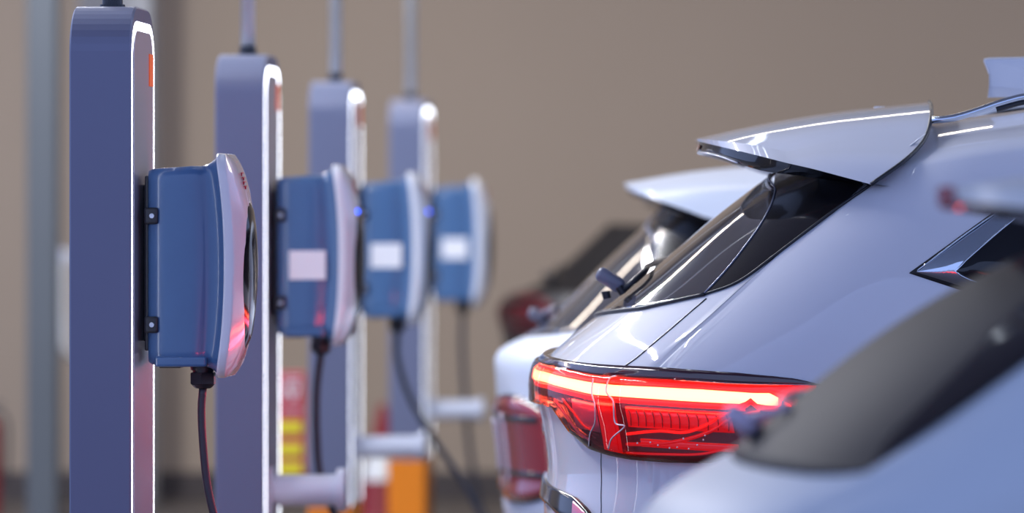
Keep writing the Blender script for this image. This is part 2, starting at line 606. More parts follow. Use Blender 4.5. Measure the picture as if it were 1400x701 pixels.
charger_labels = [
    'sharp dark blue charger with white cover, nearest camera, pink-lit front and two side screws',
    'second charger from the left, dark blue with crisp white sticker, beside the purple-tinted pillar',
    'third charger from the left, dark housing with hazy white sticker and cable swinging right',
    'rightmost and farthest charger, blurred blue housing with bright white sticker',
]
cable_px = [
    [(269.5, 531), (270, 560), (275, 610), (283, 660), (292, 702), (310, 760), (360, 830), (410, 880), (445, 960), (450, 1020)],
    [(418, 462), (419, 520), (426, 590), (438, 650), (456, 700), (490, 770), (520, 830), (535, 890)],
    [(529, 430), (533, 470), (553, 530), (590, 595), (630, 655), (658, 705), (690, 760), (705, 800)],
    [(621, 412), (624, 460), (632, 540), (643, 620), (658, 700), (680, 750), (690, 765)],
]
for i, y0 in enumerate(ROWS):
    t, gx, ox = make_charger(charger_labels[i])
    yc = y0 + PD / 2
    t.location = (-1.53, yc, 0)
    s = y0 / 10.6
    # cable: hangs from the gland towards the parked cars
    pts = []
    for k, (px, py) in enumerate(cable_px[i]):
        p = P(px, py, yc - 0.02) - Vector(t.location)
        pts.append(p)
    g = Vector((gx, -0.02, zpx(531)))
    d = g - pts[0]
    pts = [p + d * max(0, 1 - k / 3) for k, p in enumerate(pts)]
    if pts[-1].z > 0.02:
        e = pts[-1]
        pts[-1] = Vector((e.x, e.y, 0.011))
    V, F = tube(pts, 0.0092 if i == 0 else 0.0115, 12, 60)
    o = mesh('cable', V, F, M['cable'], t)
    o['label'] = 'black charging cable hanging from the gland'
    if i:
        zc = [None, 1.210, 1.214, 1.215][i]
        bm = bmesh.new()
        bx(bm, (xpx(252 if i < 3 else 254) - ox, -0.1115, zc), (0.104, 0.003, 0.082), 0.001)
        o = bmobj('sticker', bm, M['sticker'], t)
        o['label'] = 'white rectangular sticker'
        o.rotation_euler = (0, 0, 0)
    if i in (1, 2):
        bm = bmesh.new()
        bmesh.ops.create_uvsphere(bm, u_segments=16, v_segments=10, radius=0.0075,
                                  matrix=Matrix.Translation((xpx(333.0) - ox, -0.055, 1.362)))
        o = bmobj('status_light', bm, M['blue_led'], t, True)
        o['label'] = 'glowing blue status light'

# ---------------------------------------------------------------- cable holders on pillars two to four
holder_labels = [
    'flat white cable holder at bottom edge, on the purple-tinted second pillar, with upright end plate',
    'white cable holder arm on the third pillar, seen against the orange base behind',
    'rightmost white cable holder arm, on the farthest pillar, in front of the bare beige wall',
]
for i, y0 in enumerate(ROWS[1:]):
    yc = y0 + 0.12
    t = thing('cable_holder', holder_labels[i], 'cable holder', (PX1, yc, 0.57), 'white cable holders on the pillars')
    L = [0.205, 0.225, 0.215][i]
    bm = bmesh.new()
    cyl(bm, (0.0, 0, 0), (L, 0, 0), 0.038 if i else 0.045, seg=28)
    bmobj('arm', bm, M['holder'], t, False)
    bm = bmesh.new()
    cyl(bm, (L - 0.012, 0, 0), (L + 0.012, 0, 0.0), 0.046 if i else 0.062, seg=28)
    bmobj('end_plate', bm, M['holder'], t)
    bm = bmesh.new()
    bx(bm, (0.006, 0, 0), (0.012, 0.11, 0.13), 0.003)
    bmobj('mounting_plate', bm, M['holder'], t)

# ================================================================ CARS
NEXP = 2.45


class Shape:
    """car surface: plan outline per height.  s = 0 rear centre .. 1 end of the corner .. then metres along the flank .. front"""

    def __init__(self, yf, width, rear, acorner, inset, xfront, n=NEXP):
        self.yf, self.hw = yf, width / 2
        self.yc = yf + self.hw
        self.xr = smooth_fn(pchip(*zip(*rear)))
        self.a = smooth_fn(pchip(*zip(*acorner)), sig=0.03)
        self.t = smooth_fn(pchip(*zip(*inset)), sig=0.02)
        self.xf, self.n = xfront, n
        self.af = 0.9

    def flank_end(self, z):
        return self.xf - self.af

    def pt(self, s, z, off=0.0):
        side = 1 if s >= 0 else -1
        u = abs(s)
        xc = self.xr(z) + self.a(z)
        b = self.hw - self.t(z)
        e = 2 / self.n
        L = self.flank_end(z) - xc
        if u <= 1:
            th = u * math.pi / 2
            x = xc - self.a(z) * max(0.0, math.cos(th)) ** e
            y = b * math.sin(th) ** e
        elif u <= 1 + L:
            x, y = xc + (u - 1), b
        else:
            th = min(1.0, (u - 1 - L)) * math.pi / 2
            x = self.flank_end(z) + self.af * math.sin(th) ** e
            y = b * max(0.0, math.cos(th)) ** e
        p = Vector((x, self.yc - side * y, z))
        if off:
            p += self.nrm(s, z) * off
        return p

    def nrm(self, s, z):
        h = 0.004
        k = abs(s) < 1e-3
        s0, s1 = s - h, s + h
        a = self.pt(s1, z) - self.pt(s0, z)
        b = self.pt(s, z + h) - self.pt(s, z - h)
        n = a.cross(b)
        n.normalize()
        c = Vector((self.xr(z) + 1.2, self.yc, z - 0.2))
        if n.dot(self.pt(s, z) - c) < 0:
            n.negate()
        return n

    def F(self, x, y, z):
        xc = self.xr(z) + self.a(z)
        b = self.hw - self.t(z)
        v = (abs(self.yc - y) / b) ** self.n
        if x < xc:
            v += ((xc - x) / self.a(z)) ** self.n
        return v

    def sz(self, px, py):
        """pixel -> (s, z) on the visible surface (nearest approach outside the outline)"""
        def f(y):
            return self.F((px - CX) * y / FPX, y, HC - (py - CY) * y / FPX)
        ys = np.linspace(self.yf - 0.3, self.yc, 160)
        prev, best, by = None, 1e9, ys[0]
        hit = None
        for y in ys:
            v = f(y)
            if v < best:
                best, by = v, y
            if v <= 1:
                lo, hi = (prev if prev is not None else y), y
                for _ in range(30):
                    m_ = (lo + hi) / 2
                    if f(m_) <= 1:
                        hi = m_
                    else:
                        lo = m_
                hit = hi
                break
            prev = y
        y = hit if hit is not None else by
        x, z = (px - CX) * y / FPX, HC - (py - CY) * y / FPX
        xc = self.xr(z) + self.a(z)
        if x >= xc:
            return 1 + (x - xc), z
        b = self.hw - self.t(z)
        cy_ = min(1, (self.yc - y) / b) ** (self.n / 2)
        cx_ = ((xc - x) / self.a(z)) ** (self.n / 2)
        return math.atan2(cy_, cx_) / (math.pi / 2), z

    def line(self, pts):
        """pixel polyline -> sorted (s, z) list"""
        q = [self.sz(*p) for p in pts]
        return q


def fz(line):
    """function z(s) through an (s,z) polyline"""
    q = sorted(line)
    S, Z = [q[0][0]], [q[0][1]]
    for s, z in q[1:]:
        if s > S[-1] + 1e-4:
            S.append(s)
            Z.append(z)
    return lambda s: float(np.interp(s, S, Z))


def patch(sh, s0, s1, zb, zt, ns, nz, off, org, thick=None, ss=None):
    """surface patch between two height functions with a returned rim, relative to org"""
    th = off if thick is None else thick
    S = ss if ss is not None else list(np.linspace(s0, s1, ns))
    rows = []
    for k in range(nz + 1):
        rows.append([sh.pt(s, zb(s) + (zt(s) - zb(s)) * k / nz, off) - org for s in S])
    # rim back to the body
    first = [sh.pt(s, zb(s), off - th - 0.002) - org for s in S]
    last = [sh.pt(s, zt(s), off - th - 0.002) - org for s in S]
    return grid([first] + rows + [last])


def strip(sh, pts, r, org, n=40, off=0.0, seg=6):
    """thin tube lying on the surface along (s,z) points"""
    q = catmull([(a, b, 0) for a, b in pts], n)
    return tube([sh.pt(v.x, v.y, off) - org for v in q], r, seg)


def sym(s_list):
    a = sorted(set([round(x, 5) for x in s_list] + [round(-x, 5) for x in s_list]))
    return a


def wheel(parent, loc, name='wheel'):
    bm = bmesh.new()
    cyl(bm, Vector(loc) + Vector((0, -0.11, 0)), Vector(loc) + Vector((0, 0.11, 0)), 0.34, seg=40)
    bmesh.ops.bevel(bm, geom=[e for e in bm.edges if len(e.link_faces) == 2 and e.calc_face_angle() > 1], offset=0.03, segments=3, affect='EDGES')
    w = bmobj(name, bm, M['rubber'], parent, True)
    bm = bmesh.new()
    for s in (-1, 1):
        cyl(bm, Vector(loc) + Vector((0, s * 0.095, 0)), Vector(loc) + Vector((0, s * 0.113, 0)), 0.05, seg=16)
        for k in range(5):
            a = 2 * math.pi * k / 5
            bx(bm, Vector(loc) + Vector((0.13 * math.cos(a), s * 0.106, 0.13 * math.sin(a))), (0.22, 0.012, 0.045), 0.004,
               rot=Matrix.Rotation(-a, 4, 'Y'))
    bmobj('rim', bm, M['rim'], w)
    return w


# ------------------------------------------------ the sharp white car
def build_main():
    sh = Shape(10.60, 1.86,
               rear=[(0.20, -0.50), (0.45, -0.615), (0.60, -0.652), (0.66, -0.655), (0.74, -0.645), (0.84, -0.656), (0.93, -0.672), (0.985, -0.667),
                     (1.02, -0.632), (1.05, -0.600), (1.11, -0.522), (1.20, -0.408), (1.333, -0.252), (1.448, -0.100), (1.55, 0.04), (1.62, 0.14)],
               acorner=[(0.2, 0.60), (1.0, 0.62), (1.2, 0.56), (1.45, 0.50), (1.7, 0.45)],
               inset=[(0.2, 0.06), (0.4, 0.02), (0.7, 0.0), (0.95, 0.004), (1.05, 0.016), (1.15, 0.040), (1.30, 0.090), (1.42, 0.135), (1.50, 0.180), (1.56, 0.235), (1.64, 0.34)],
               xfront=3.75)
    org = Vector((-0.55, sh.yc, 0))
    car = thing('parked_car', 'sharp white car in the middle, its red rear light bar glowing', 'car', org)
    # ---- outline of the painted body: under the window, along the black quarter panel, up the seam, then the roof edge
    g0 = sh.sz(965, 403)
    under = [(812, 433), (840, 430), (880, 422), (920, 413), (965, 403)]
    fin_low = [(965, 403), (1010, 386), (1060, 350), (1110, 312), (1150, 282), (1192, 253)]
    seam = [(1192, 253), (1226, 228), (1248, 205), (1262, 184)]
    zl = sh.sz(812, 433)[1]
    q_under = [(0.0, zl)] + [p for p in sh.line(under[1:]) if p[0] > 0.3]
    q_fin = sh.line(fin_low)
    q_seam = sh.line(seam)
    sE = q_seam[-1][0]
    roof_edge = [(sE + 0.01, 1.545), (sE + 0.6, 1.565), (sE + 1.2, 1.55), (sE + 1.75, 1.44), (sE + 2.2, 1.18), (sE + 2.55, 1.0), (sE + 3.0, 0.95), (sE + 3.6, 0.90), (sE + 5, 0.85)]
    ztop = fz(q_under + q_fin + q_seam + roof_edge)
    L = sh.flank_end(1) - (sh.xr(1.0) + sh.a(1.0))
    S = list(np.linspace(0, 1.0, 46)) + list(np.linspace(1.0, sE + 0.3, 46))[1:] + list(np.linspace(sE + 0.3, 1 + L, 26))[1:] + list(np.linspace(1 + L, 2 + L, 14))[1:]
    SS = sym(S + [q[0] for q in q_seam])
    rows = []
    NZ = 84
    for k in range(NZ + 1):
        rows.append([sh.pt(s, 0.22 + (ztop(abs(s)) - 0.22) * k / NZ) - org for s in SS])
    VF = grid(rows)
    # roof and bonnet deck, crowned, between the two flanks
    dk = []
    SD = [s for s in SS if s >= sE + 0.01]
    for s in SD:
        a, b = sh.pt(s, ztop(s)) - org, sh.pt(-s, ztop(s)) - org
        row = []
        cr = 0.095 if s < sE + 2.0 else 0.05
        for j in range(15):
            u = j / 14
            p = a.lerp(b, u)
            p.z += cr * (1 - abs(2 * u - 1) ** 2.2)
            row.append(p)
        dk.append(row)
    VF = add(VF, grid(dk))
    bmobj('body', weld(*VF), M['paint'], car, True)
    # ---- rear window
    gl = [(965, 403), (985, 382), (1012, 350), (1040, 312), (1057, 280), (1061, 258), (1052, 240)]
    q = sh.line(gl)
    smin = q[-1][0]
    qq = sorted(q)
    zgt = fz([(0.0, qq[0][1] + 0.02)] + qq)
    zgb = fz(q_under)
    s1 = q[0][0]
    Sg = sym(list(np.linspace(0, s1, 40)))
    V, F = patch(sh, 0, 0, lambda s: zgb(abs(s)) - 0.002, lambda s: max(zgt(abs(s)), zgb(abs(s)) - 0.001), 0, 24, 0.004, org, ss=Sg)
    o = mesh('rear_window', V, F, M['tint'], car)
    o['label'] = 'dark tinted sloping rear window'
    # rubber strip along its lower edge
    V, F = [], []
    VF = strip(sh, [(s, zgb(abs(s)) - 0.001) for s in sym(list(np.linspace(0, s1, 14)))], 0.0045, org, 90, 0.004)
    mesh('window_seal', VF[0], VF[1], M['blackp'], car)
    # defroster-like trim line: bright edge of the pane against the quarter panel
    qe = sorted(q, key=lambda p: p[1])
    for sg in (1, -1):
        VF = strip(sh, [(sg * a, b) for a, b in qe], 0.0022, org, 40, 0.006)
        mesh('window_edge', VF[0], VF[1], M['pillar'], car)
    # ---- gloss black quarter panel between pane and body
    A = catmull([(*sh.sz(*p), 0) for p in [(965, 403), (985, 382), (1012, 350), (1040, 312), (1057, 280), (1061, 256), (1058, 228)]], 26)
    B = catmull([(*sh.sz(*p), 0) for p in fin_low[:-1] + [(1192, 246)]], 26)
    for sg in (1, -1):
        rows = []
        for a, b in zip(A, B):
            rows.append([sh.pt(sg * (a.x + (b.x - a.x) * k / 14), a.y + (b.y - a.y) * k / 14, 0.005) - org for k in range(15)])
        V, F = grid(rows)
        o = mesh('quarter_panel', V, F, M['gloss_black'], car)
        o['label'] = 'gloss black panel beside the rear window'
    for sg in (1, -1):
        VF = strip(sh, [(sg * a, b) for a, b in q_fin], 0.0035, org, 40, 0.003)
        mesh('panel_gap', VF[0], VF[1], M['blackp'], car)
        VF = strip(sh, [(sg * a, b) for a, b in sh.line([(966, 408), (940, 430), (905, 460), (872, 488), (850, 504)])], 0.0022, org, 30, 0.0)
        mesh('tailgate_gap', VF[0], VF[1], M['blackp'], car)
        VF = strip(sh, [(sg * a, b) for a, b in sh.line([(822, 616), (822, 640), (822, 670), (822, 700), (823, 760)])], 0.0014, org, 20, 0.0)
        mesh('tailgate_gap', VF[0], VF[1], M['blackp'], car)

    # ---- spoiler (near half traced, far half mirrored)
    def mir(p):
        return Vector((p.x, 2 * sh.yc - p.y, p.z))
    yc = sh.yc
    C = [Vector((-0.288, yc, 1.541)), Vector((-0.12, yc, 1.578)), Vector((0.05, yc, 1.606)), Vector((0.29, yc, 1.632))]
    T = [C[0], P(957, 190, 11.30), P(985, 192.5, 11.10), P(1030, 198, 10.97), P(1074, 207, 10.90)]
    K = [P(1074, 207, 10.90), P(1120, 196, 10.91), P(1175, 187, 10.925), P(1230, 183.5, 10.93), P(1268, 182, 10.93)]
    s1_ = [C[-1], Vector((0.286, 11.25, 1.618)), Vector((0.281, 11.03, 1.583)), P(1268, 182, 10.93)]
    top = coons(C, K, T, s1_, 24, 18)
    E = [P(1077, 223, 10.80), P(1110, 230.5, 10.765), P(1150, 241, 10.735), P(1191, 252, 10.715)]
    S2 = [P(1268, 182, 10.93), P(1258, 199, 10.855), P(1236, 220, 10.77), P(1191, 252, 10.715)]
    side = coons(K, E, [K[0], E[0]], S2, 24, 12)
    T2 = [Vector((-0.286, yc, 1.533)), P(958, 194, 11.30), P(988, 201, 11.08), P(1030, 211, 10.92), P(1077, 223, 10.80)]
    lipu, lipl = catmull(T, 24), catmull(T2, 24)
    lip = [lipu, [a.lerp(b, .5) for a, b in zip(lipu, lipl)], lipl]
    VF = ([], [])
    for g in (top, side, lip):
        VF = add(VF, grid([[p - org for p in r] for r in g]))
        VF = add(VF, grid([[mir(p) - org for p in r] for r in g], flip=True))
    o = bmobj('spoiler', weld(*VF), M['paint'], car, True)
    o['label'] = 'white roof spoiler overhanging the rear window'
    # black trailing face with lamp, and underside
    U = [Vector((-0.278, yc, 1.503)), P(956, 208, 11.28), P(985, 214, 11.08), P(1020, 227, 10.95), P(1045, 234, 10.90), P(1075, 238, 10.87), P(1188, 253, 10.76)]
    El = T2[:-1] + E
    eu, ul = catmull(El, 40), catmull(U, 40)
    inner = [Vector((p.x + 0.20, p.y + 0.02 if p.y < yc else p.y, p.z - 0.01)) for p in ul]
    face = [eu, [a.lerp(b, .5) for a, b in zip(eu, ul)], ul, inner]
    VF = grid([[p - org for p in r] for r in face])
    VF = add(VF, grid([[mir(p) - org for p in r] for r in face], flip=True))
    o = mesh('spoiler_underside', VF[0], VF[1], M['gloss_black'], car)
    for f in ((lambda p: p), mir):
        V, F = tube([f(p) - org for p in ul[1:24]], 0.0022, 6)
        mesh('spoiler_edge', V, F, M['paint'], car)
    bm_rows = []
    for k in range(8):
        a, b = eu[3 + k], ul[3 + k]
        bm_rows.append([a.lerp(b, .25) + Vector((-0.003, -0.003, 0)) - org, a.lerp(b, .8) + Vector((-0.003, -0.003, 0)) - org])
    V, F = grid(bm_rows)
    o = mesh('high_brake_light', V, F, M['lamp_off'], car)
    o['label'] = 'unlit red lamp in the spoiler edge'
    # seam between spoiler and body
    for f in ((lambda p: p), mir):
        V, F = tube([f(p) - org for p in catmull(s1_ + S2[1:], 40)], 0.0048, 6)
        mesh('panel_gap', V, F, M['blackp'], car)
    # small cap on the spoiler
    bm = bmesh.new()
    bx(bm, P(1215, 149, yc) - org, (0.075, 0.05, 0.012), 0.004)
    bmobj('washer_cap', bm, M['paint'], car)
    # ---- roof rail
    for sg in (1, -1):
        f = (lambda p: p) if sg == 1 else mir
        pr = [P(1274, 164, 10.99), P(1300, 162, 10.99), P(1335, 152, 10.99), P(1370, 140, 10.99), P(1405, 131.5, 10.99), P(1500, 122, 10.99),
              Vector((1.3, 10.99, 1.655)), Vector((1.55, 10.99, 1.60))]
        V, F = tube([f(p) - org for p in catmull(pr, 50)], 0.0085, 10)
        o = mesh('roof_rail', V, F, M['chrome'], car)
        V, F = tube([f(p + Vector((0, 0, -0.013))) - org for p in catmull(pr, 50)[6:]], 0.006, 8)
        mesh('rail_shadow_gap', V, F, M['blackp'], car)
    # ---- shark fin aerial
    yb = yc
    prof = [(1350, 133), (1352, 118), (1352, 99), (1345, 80), (1352, 78.5), (1400, 77.5), (1440, 82), (1480, 100), (1520, 132)]
    rows = []
    for (w, sc) in ((-0.012, 0.94), (-0.016, 0.97), (0.0, 1.0), (0.016, 0.97), (0.012, 0.94)):
        row = []
        for k, (a, b) in enumerate(prof):
            p = P(a, b, yb)
            base = 2.2 if b > 125 else 1.0
            p.y += w * base
            p.z = 1.63 + (p.z - 1.63) * (sc if b < 110 else 1)
            row.append(p - org)
        rows.append(row)
    V, F = grid(rows)
    nn = len(prof)
    F.append(tuple(range(nn)))
    F.append(tuple(range(4 * nn, 5 * nn))[::-1])
    o = mesh('aerial', V, F, M['paint'], car, smooth=False)
    o['label'] = 'white shark-fin aerial'

    # ---- rear light, wrapping round both corners and across the tail
    def ext(pts, add0=True):
        q = sh.line(pts)
        q = [p for p in q if p[0] > 0.12] if add0 else q
        return ([(0.0, q[0][1])] if add0 else []) + q
    top_l = ext([(752, 489), (770, 496), (800, 501), (845, 504), (880, 505), (920, 506.5), (1010, 511), (1060, 515), (1095, 519.5), (1128, 527)])
    red_t = ext([(755, 503), (790, 510), (820, 515), (870, 518), (920, 520), (960, 522), (1010, 525.5), (1112, 526), (1128, 527.5)])
    bar_t = ext([(752, 510), (780, 517), (820, 524), (845, 526.5), (900, 529), (960, 532), (1012, 535.5), (1028, 537), (1053, 537), (1066, 544), (1082, 555)])
    bar_b = ext([(752, 523), (780, 531), (820, 540), (850, 542), (900, 545.5), (960, 549.5), (1012, 552), (1020, 549), (1027, 544), (1036, 552), (1048, 554), (1082, 555.5)])
    bot_l = [(0.0, 0), ]
    qb = sh.line([(752, 551), (764, 554), (772, 562), (786, 585), (800, 600), (816, 612), (842, 621), (872, 627), (920, 631), (975, 632), (1020, 620), (1075, 580), (1128, 528)])
    qb = [p for p in qb if p[0] > 0.12]
    bot_l = [(0.0, qb[0][1])] + qb
    fT, fR, fBt, fBb, fB = fz(top_l), fz(red_t), fz(bar_t), fz(bar_b), fz(bot_l)
    se = top_l[-1][0]
    sb_end = bar_t[-1][0]
    Sx = sym(list(np.linspace(0, 0.5, 8)) + list(np.linspace(0.5, se, 90)) + [p[0] for p in bar_b[1:]])
    Sx = [s for s in Sx if abs(s) <= se]
    light = bpy.data.objects.new('rear_light', None)
    COL.objects.link(light)
    light.parent = car
    light['label'] = 'red rear light unit with glowing bar'

    def lp(name, zb, zt, m, off, sa=None, sb=None, nz=5, label=None, both=True, thick=None):
        if sa is None:
            ss = Sx if sb is None else [s for s in Sx if abs(s) <= sb]
            V, F = patch(sh, 0, 0, lambda s: zb(abs(s)), lambda s: zt(abs(s)), 0, nz, off, org, ss=ss, thick=thick)
            VF = (V, F)
        else:
            for sg in (-1, 1):
                ss = list(np.linspace(sg * sa, sg * sb, 24))
                if sg < 0:
                    ss = ss[::-1]
                VF = patch(sh, 0, 0, lambda s: zb(abs(s)), lambda s: zt(abs(s)), 0, nz, off, org, ss=ss, thick=thick)
                if sg < 0:
                    mesh(name, VF[0], VF[1], m, light)
        o = mesh(name, VF[0], VF[1], m, light)
        if label:
            o['label'] = label
        return o
    lp('housing', fB, fT, M['lamp_dark'], 0.004, nz=10)
    lp('top_trim', fR, fT, M['trim_dark'], 0.016, nz=3, label='gloss black strip above the glowing bar')
    lp('light_bar', fBb, fBt, M['bar'], 0.010, sb=sb_end, nz=3, label='glowing orange-white light bar')
    q_ = lambda k: (lambda s: fBb(s) + (fBt(s) - fBb(s)) * k)
    lp('light_core', q_(0.03), q_(0.96), M['bar_core'], 0.0125, sb=sb_end - 0.012, nz=3, label='white-hot middle of the light bar')
    mid = lambda s: fBb(s) - 0.028
    lp('upper_glow', fBt, lambda s: max(fR(s) - 0.001, fBt(s)), M['lamp_glow'], 0.007, sb=se * 0.985, nz=2)
    lp('lower_glow', lambda s: max(fB(s) + .004, fBb(s) - 0.014), lambda s: max(fBb(s), fB(s) + 0.005), M['lamp_glow'], 0.0075, sb=se * 0.97, nz=2)
    l_ = area('light_bar_glow', sh.pt(0, 0.93) + Vector((-0.03, 0, 0)), (0.04, 1.3), 5, (1.0, 0.05, 0.10), (0, math.pi / 2, 0))
    l_.parent = light
    l_.matrix_parent_inverse = Matrix.Translation(-org)
    # reflector bowls, ribs and blocks below the bar
    sz = lambda a, b: sh.sz(a, b)
    sA, sB, sC, sD = sz(860, 560)[0], sz(905, 560)[0], sz(1000, 560)[0], sz(1060, 560)[0]
    lo = lambda k: (lambda s: fB(s) + 0.006 + k)
    hi = lambda k: (lambda s: max(fBb(s) - k, fB(s) + 0.008))
    lp('reflector', lambda s: fBb(s) - 0.066, lambda s: fBb(s) - 0.020, M['lamp_red'], 0.012, sa=sA, sb=sC, nz=3)
    lp('reflector', lambda s: fBb(s) - 0.110, lambda s: fBb(s) - 0.092, M['lamp_red'], 0.012, sa=sz(880, 600)[0], sb=sz(1010, 600)[0], nz=3)
    s_in0, s_in1 = sz(790, 570)[0], sz(822, 570)[0]
    lp('reflector', lambda s: max(fB(s) + 0.012, fBb(s) - 0.085), hi(0.020), M['reflector'], 0.010, sa=s_in0, sb=s_in1, nz=3)
    s_m0, s_m1 = sz(826, 570)[0], sz(850, 570)[0]
    lp('reflector_block', lo(0.004), hi(0.012), M['lamp_red'], 0.016, sa=s_m0, sb=s_m1, nz=4)
    for k in range(12):
        a = sA + (sC - sA) * (k + 0.5) / 12
        for sg in (1, -1):
            VF = strip(sh, [(sg * a, fBb(a) - 0.062), (sg * (a + 0.004), fBb(a) - 0.040), (sg * a, fBb(a) - 0.024)], 0.0012, org, 6, 0.014, 5)
            mesh('rib', VF[0], VF[1], M['lamp_dark'], light)
    for ln, rr, mm in (([(862, 606), (900, 606), (940, 600), (975, 588), (1005, 570), (1040, 562)], 0.0045, 'lamp_red'),
                       ([(862, 592), (905, 588), (940, 590), (968, 580), (992, 566), (1020, 560)], 0.0035, 'lamp_glow'),
                       ([(862, 618), (910, 620), (960, 620), (1000, 612)], 0.003, 'lamp_red'),
                       ([(765, 545), (780, 566), (796, 588), (812, 600)], 0.0035, 'reflector'),
                       ([(776, 545), (790, 562), (804, 580), (814, 586)], 0.003, 'lamp_red')):
        for sg in (1, -1):
            VF = strip(sh, [(sg * a, b) for a, b in sh.line(ln)], rr, org, 30, 0.012, 6)
            mesh('guide_glint_line', VF[0], VF[1], M[mm], light)
    for (a, b) in ((897, 603), (907, 607), (922, 611), (932, 610), (947, 612), (958, 607), (966, 600), (968, 594), (880, 604), (940, 598)):
        bm = bmesh.new()
        bmesh.ops.create_icosphere(bm, subdivisions=1, radius=0.0024, matrix=Matrix.Translation(sh.pt(*sh.sz(a, b), 0.0225) - org))
        bmobj('sparkle_stud', bm, M['bezel'], light)  # tiny bright spheres put in as sparkles of light in the lamp
    # bright bezel lines of the inner joint
    for sg in (1, -1):
        for ln in ([(852, 517), (843, 520), (839, 536), (848, 548), (851, 576), (863, 580), (846, 598), (842, 612)],
                   [(822, 520), (820, 538), (824, 552), (824, 575), (818, 590), (816, 608)]):
            VF = strip(sh, [(sg * a, b) for a, b in sh.line(ln)], 0.0021, org, 60, 0.0225, 5)
            mesh('bezel_line', VF[0], VF[1], M['bezel'], light)
    # thin chrome line on the trim
    for sg in (1, -1):
        VF = (strip(sh, [(sg * a, b) for a, b in sh.line([(935, 521), (1000, 524.5), (1060, 526), (1112, 526.5)])], 0.0015, org, 20, 0.018, 5))
        mesh('trim_line', VF[0], VF[1], M['chrome'], light)
    lp('lens', fB, lambda s: fR(s) + .001, M['lens'], 0.021, nz=10, thick=0.018, label='clear red outer lens')
    # ---- bumper trim with reflector
    bt = sh.line([(756, 664), (770, 671), (790, 680), (804, 694), (818, 712), (840, 740), (900, 760)])
    bb = sh.line([(756, 690), (770, 704), (790, 722), (810, 745), (840, 765), (900, 770)])
    ft, fb = fz([(0.0, bt[0][1] + 0.012)] + bt), fz([(0.0, bb[0][1] + 0.012)] + bb)
    Sb = sym(list(np.linspace(0, bt[-1][0], 50)))
    V, F = patch(sh, 0, 0, lambda s: fb(abs(s)), lambda s: ft(abs(s)), 0, 6, 0.012, org, ss=Sb)
    o = mesh('bumper_trim', V, F, M['gloss_black'], car)
    o['label'] = 'gloss black bumper trim'
    a0, a1 = sz(790, 695)[0], sz(806, 705)[0]
    for sg in (1, -1):
        ss = list(np.linspace(a0, a1, 10)) if sg > 0 else list(np.linspace(-a1, -a0, 10))
        VF = patch(sh, 0, 0, lambda s: fb(abs(s)) + 0.01, lambda s: ft(abs(s)) - 0.006, 0, 3, 0.015, org, ss=ss)
        o = mesh('bumper_reflector', VF[0], VF[1], M['reflector'], car)
        o['label'] = 'pink-red reflector'
    # ---- tailgate emblem seen edge-on
    bm = bmesh.new()
    bmesh.ops.create_uvsphere(bm, u_segments=20, v_segments=12, radius=1, matrix=Matrix.Translation(Vector((-0.653, yc - 0.0, 0.835)) - org) @ Matrix.Diagonal((0.012, 0.05, 0.027, 1)))
    o = bmobj('emblem', bm, M['chrome'], car, True)
    # ---- wiper at the foot of the window
    wp = bpy.data.objects.new('rear_wiper', None)
    COL.objects.link(wp)
    wp.parent = car
    bm = bmesh.new()
    c0 = P(838, 386, 11.25) - org
    rot = Matrix.Rotation(math.radians(33), 4, 'Y')
    bx(bm, c0 + Vector((-0.006, 0, 0.006)), (0.074, 0.050, 0.036), 0.013, 4, rot)
    bmobj('cap', bm, M['wiper'], wp, True)
    bm = bmesh.new()
    cyl(bm, P(828, 398, 11.25) - org, P(830, 408, 11.25) - org, 0.010, seg=14)
    cyl(bm, P(846, 392, 11.22) - org, P(852, 402, 11.22) - org, 0.009, seg=14)
    bmobj('pivot', bm, M['blackp'], wp)
    V, F = tube([P(850, 398, 11.22) - org] + [sh.pt(a_, z_, 0.018) - org for a_, z_ in ((0.16, 1.20), (0.0, 1.215), (-0.25, 1.225), (-0.45, 1.23))], 0.008, 8, 24)
    mesh('arm', V, F, M['blackp'], wp)
    # ---- side window: black outline, chrome surround, glass
    up = [(1243, 373), (1300, 332), (1360, 289), (1420, 246), (1490, 214), (1600, 200), (2100, 205), (2240, 300), (2330, 420)]
    dn = [(1243, 373.5), (1290, 389), (1335, 402.5), (1420, 418), (1600, 430), (2100, 436), (2330, 440)]
    up_i = [(1305, 371), (1345, 336), (1392, 297), (1440, 260), (1500, 236), (1600, 222), (2090, 226), (2220, 310), (2290, 410)]
    dn_i = [(1305, 372), (1310, 378), (1352, 392), (1420, 402), (1600, 412), (2100, 418), (2290, 420)]
    up_c = [(1253, 372), (1303, 336), (1363, 293), (1422, 250), (1490, 219), (1600, 205), (2098, 209), (2234, 302), (2320, 418)]
    dn_c = [(1253, 372.5), (1290, 384), (1337, 397.5), (1420, 412), (1600, 424), (2100, 430), (2320, 434)]
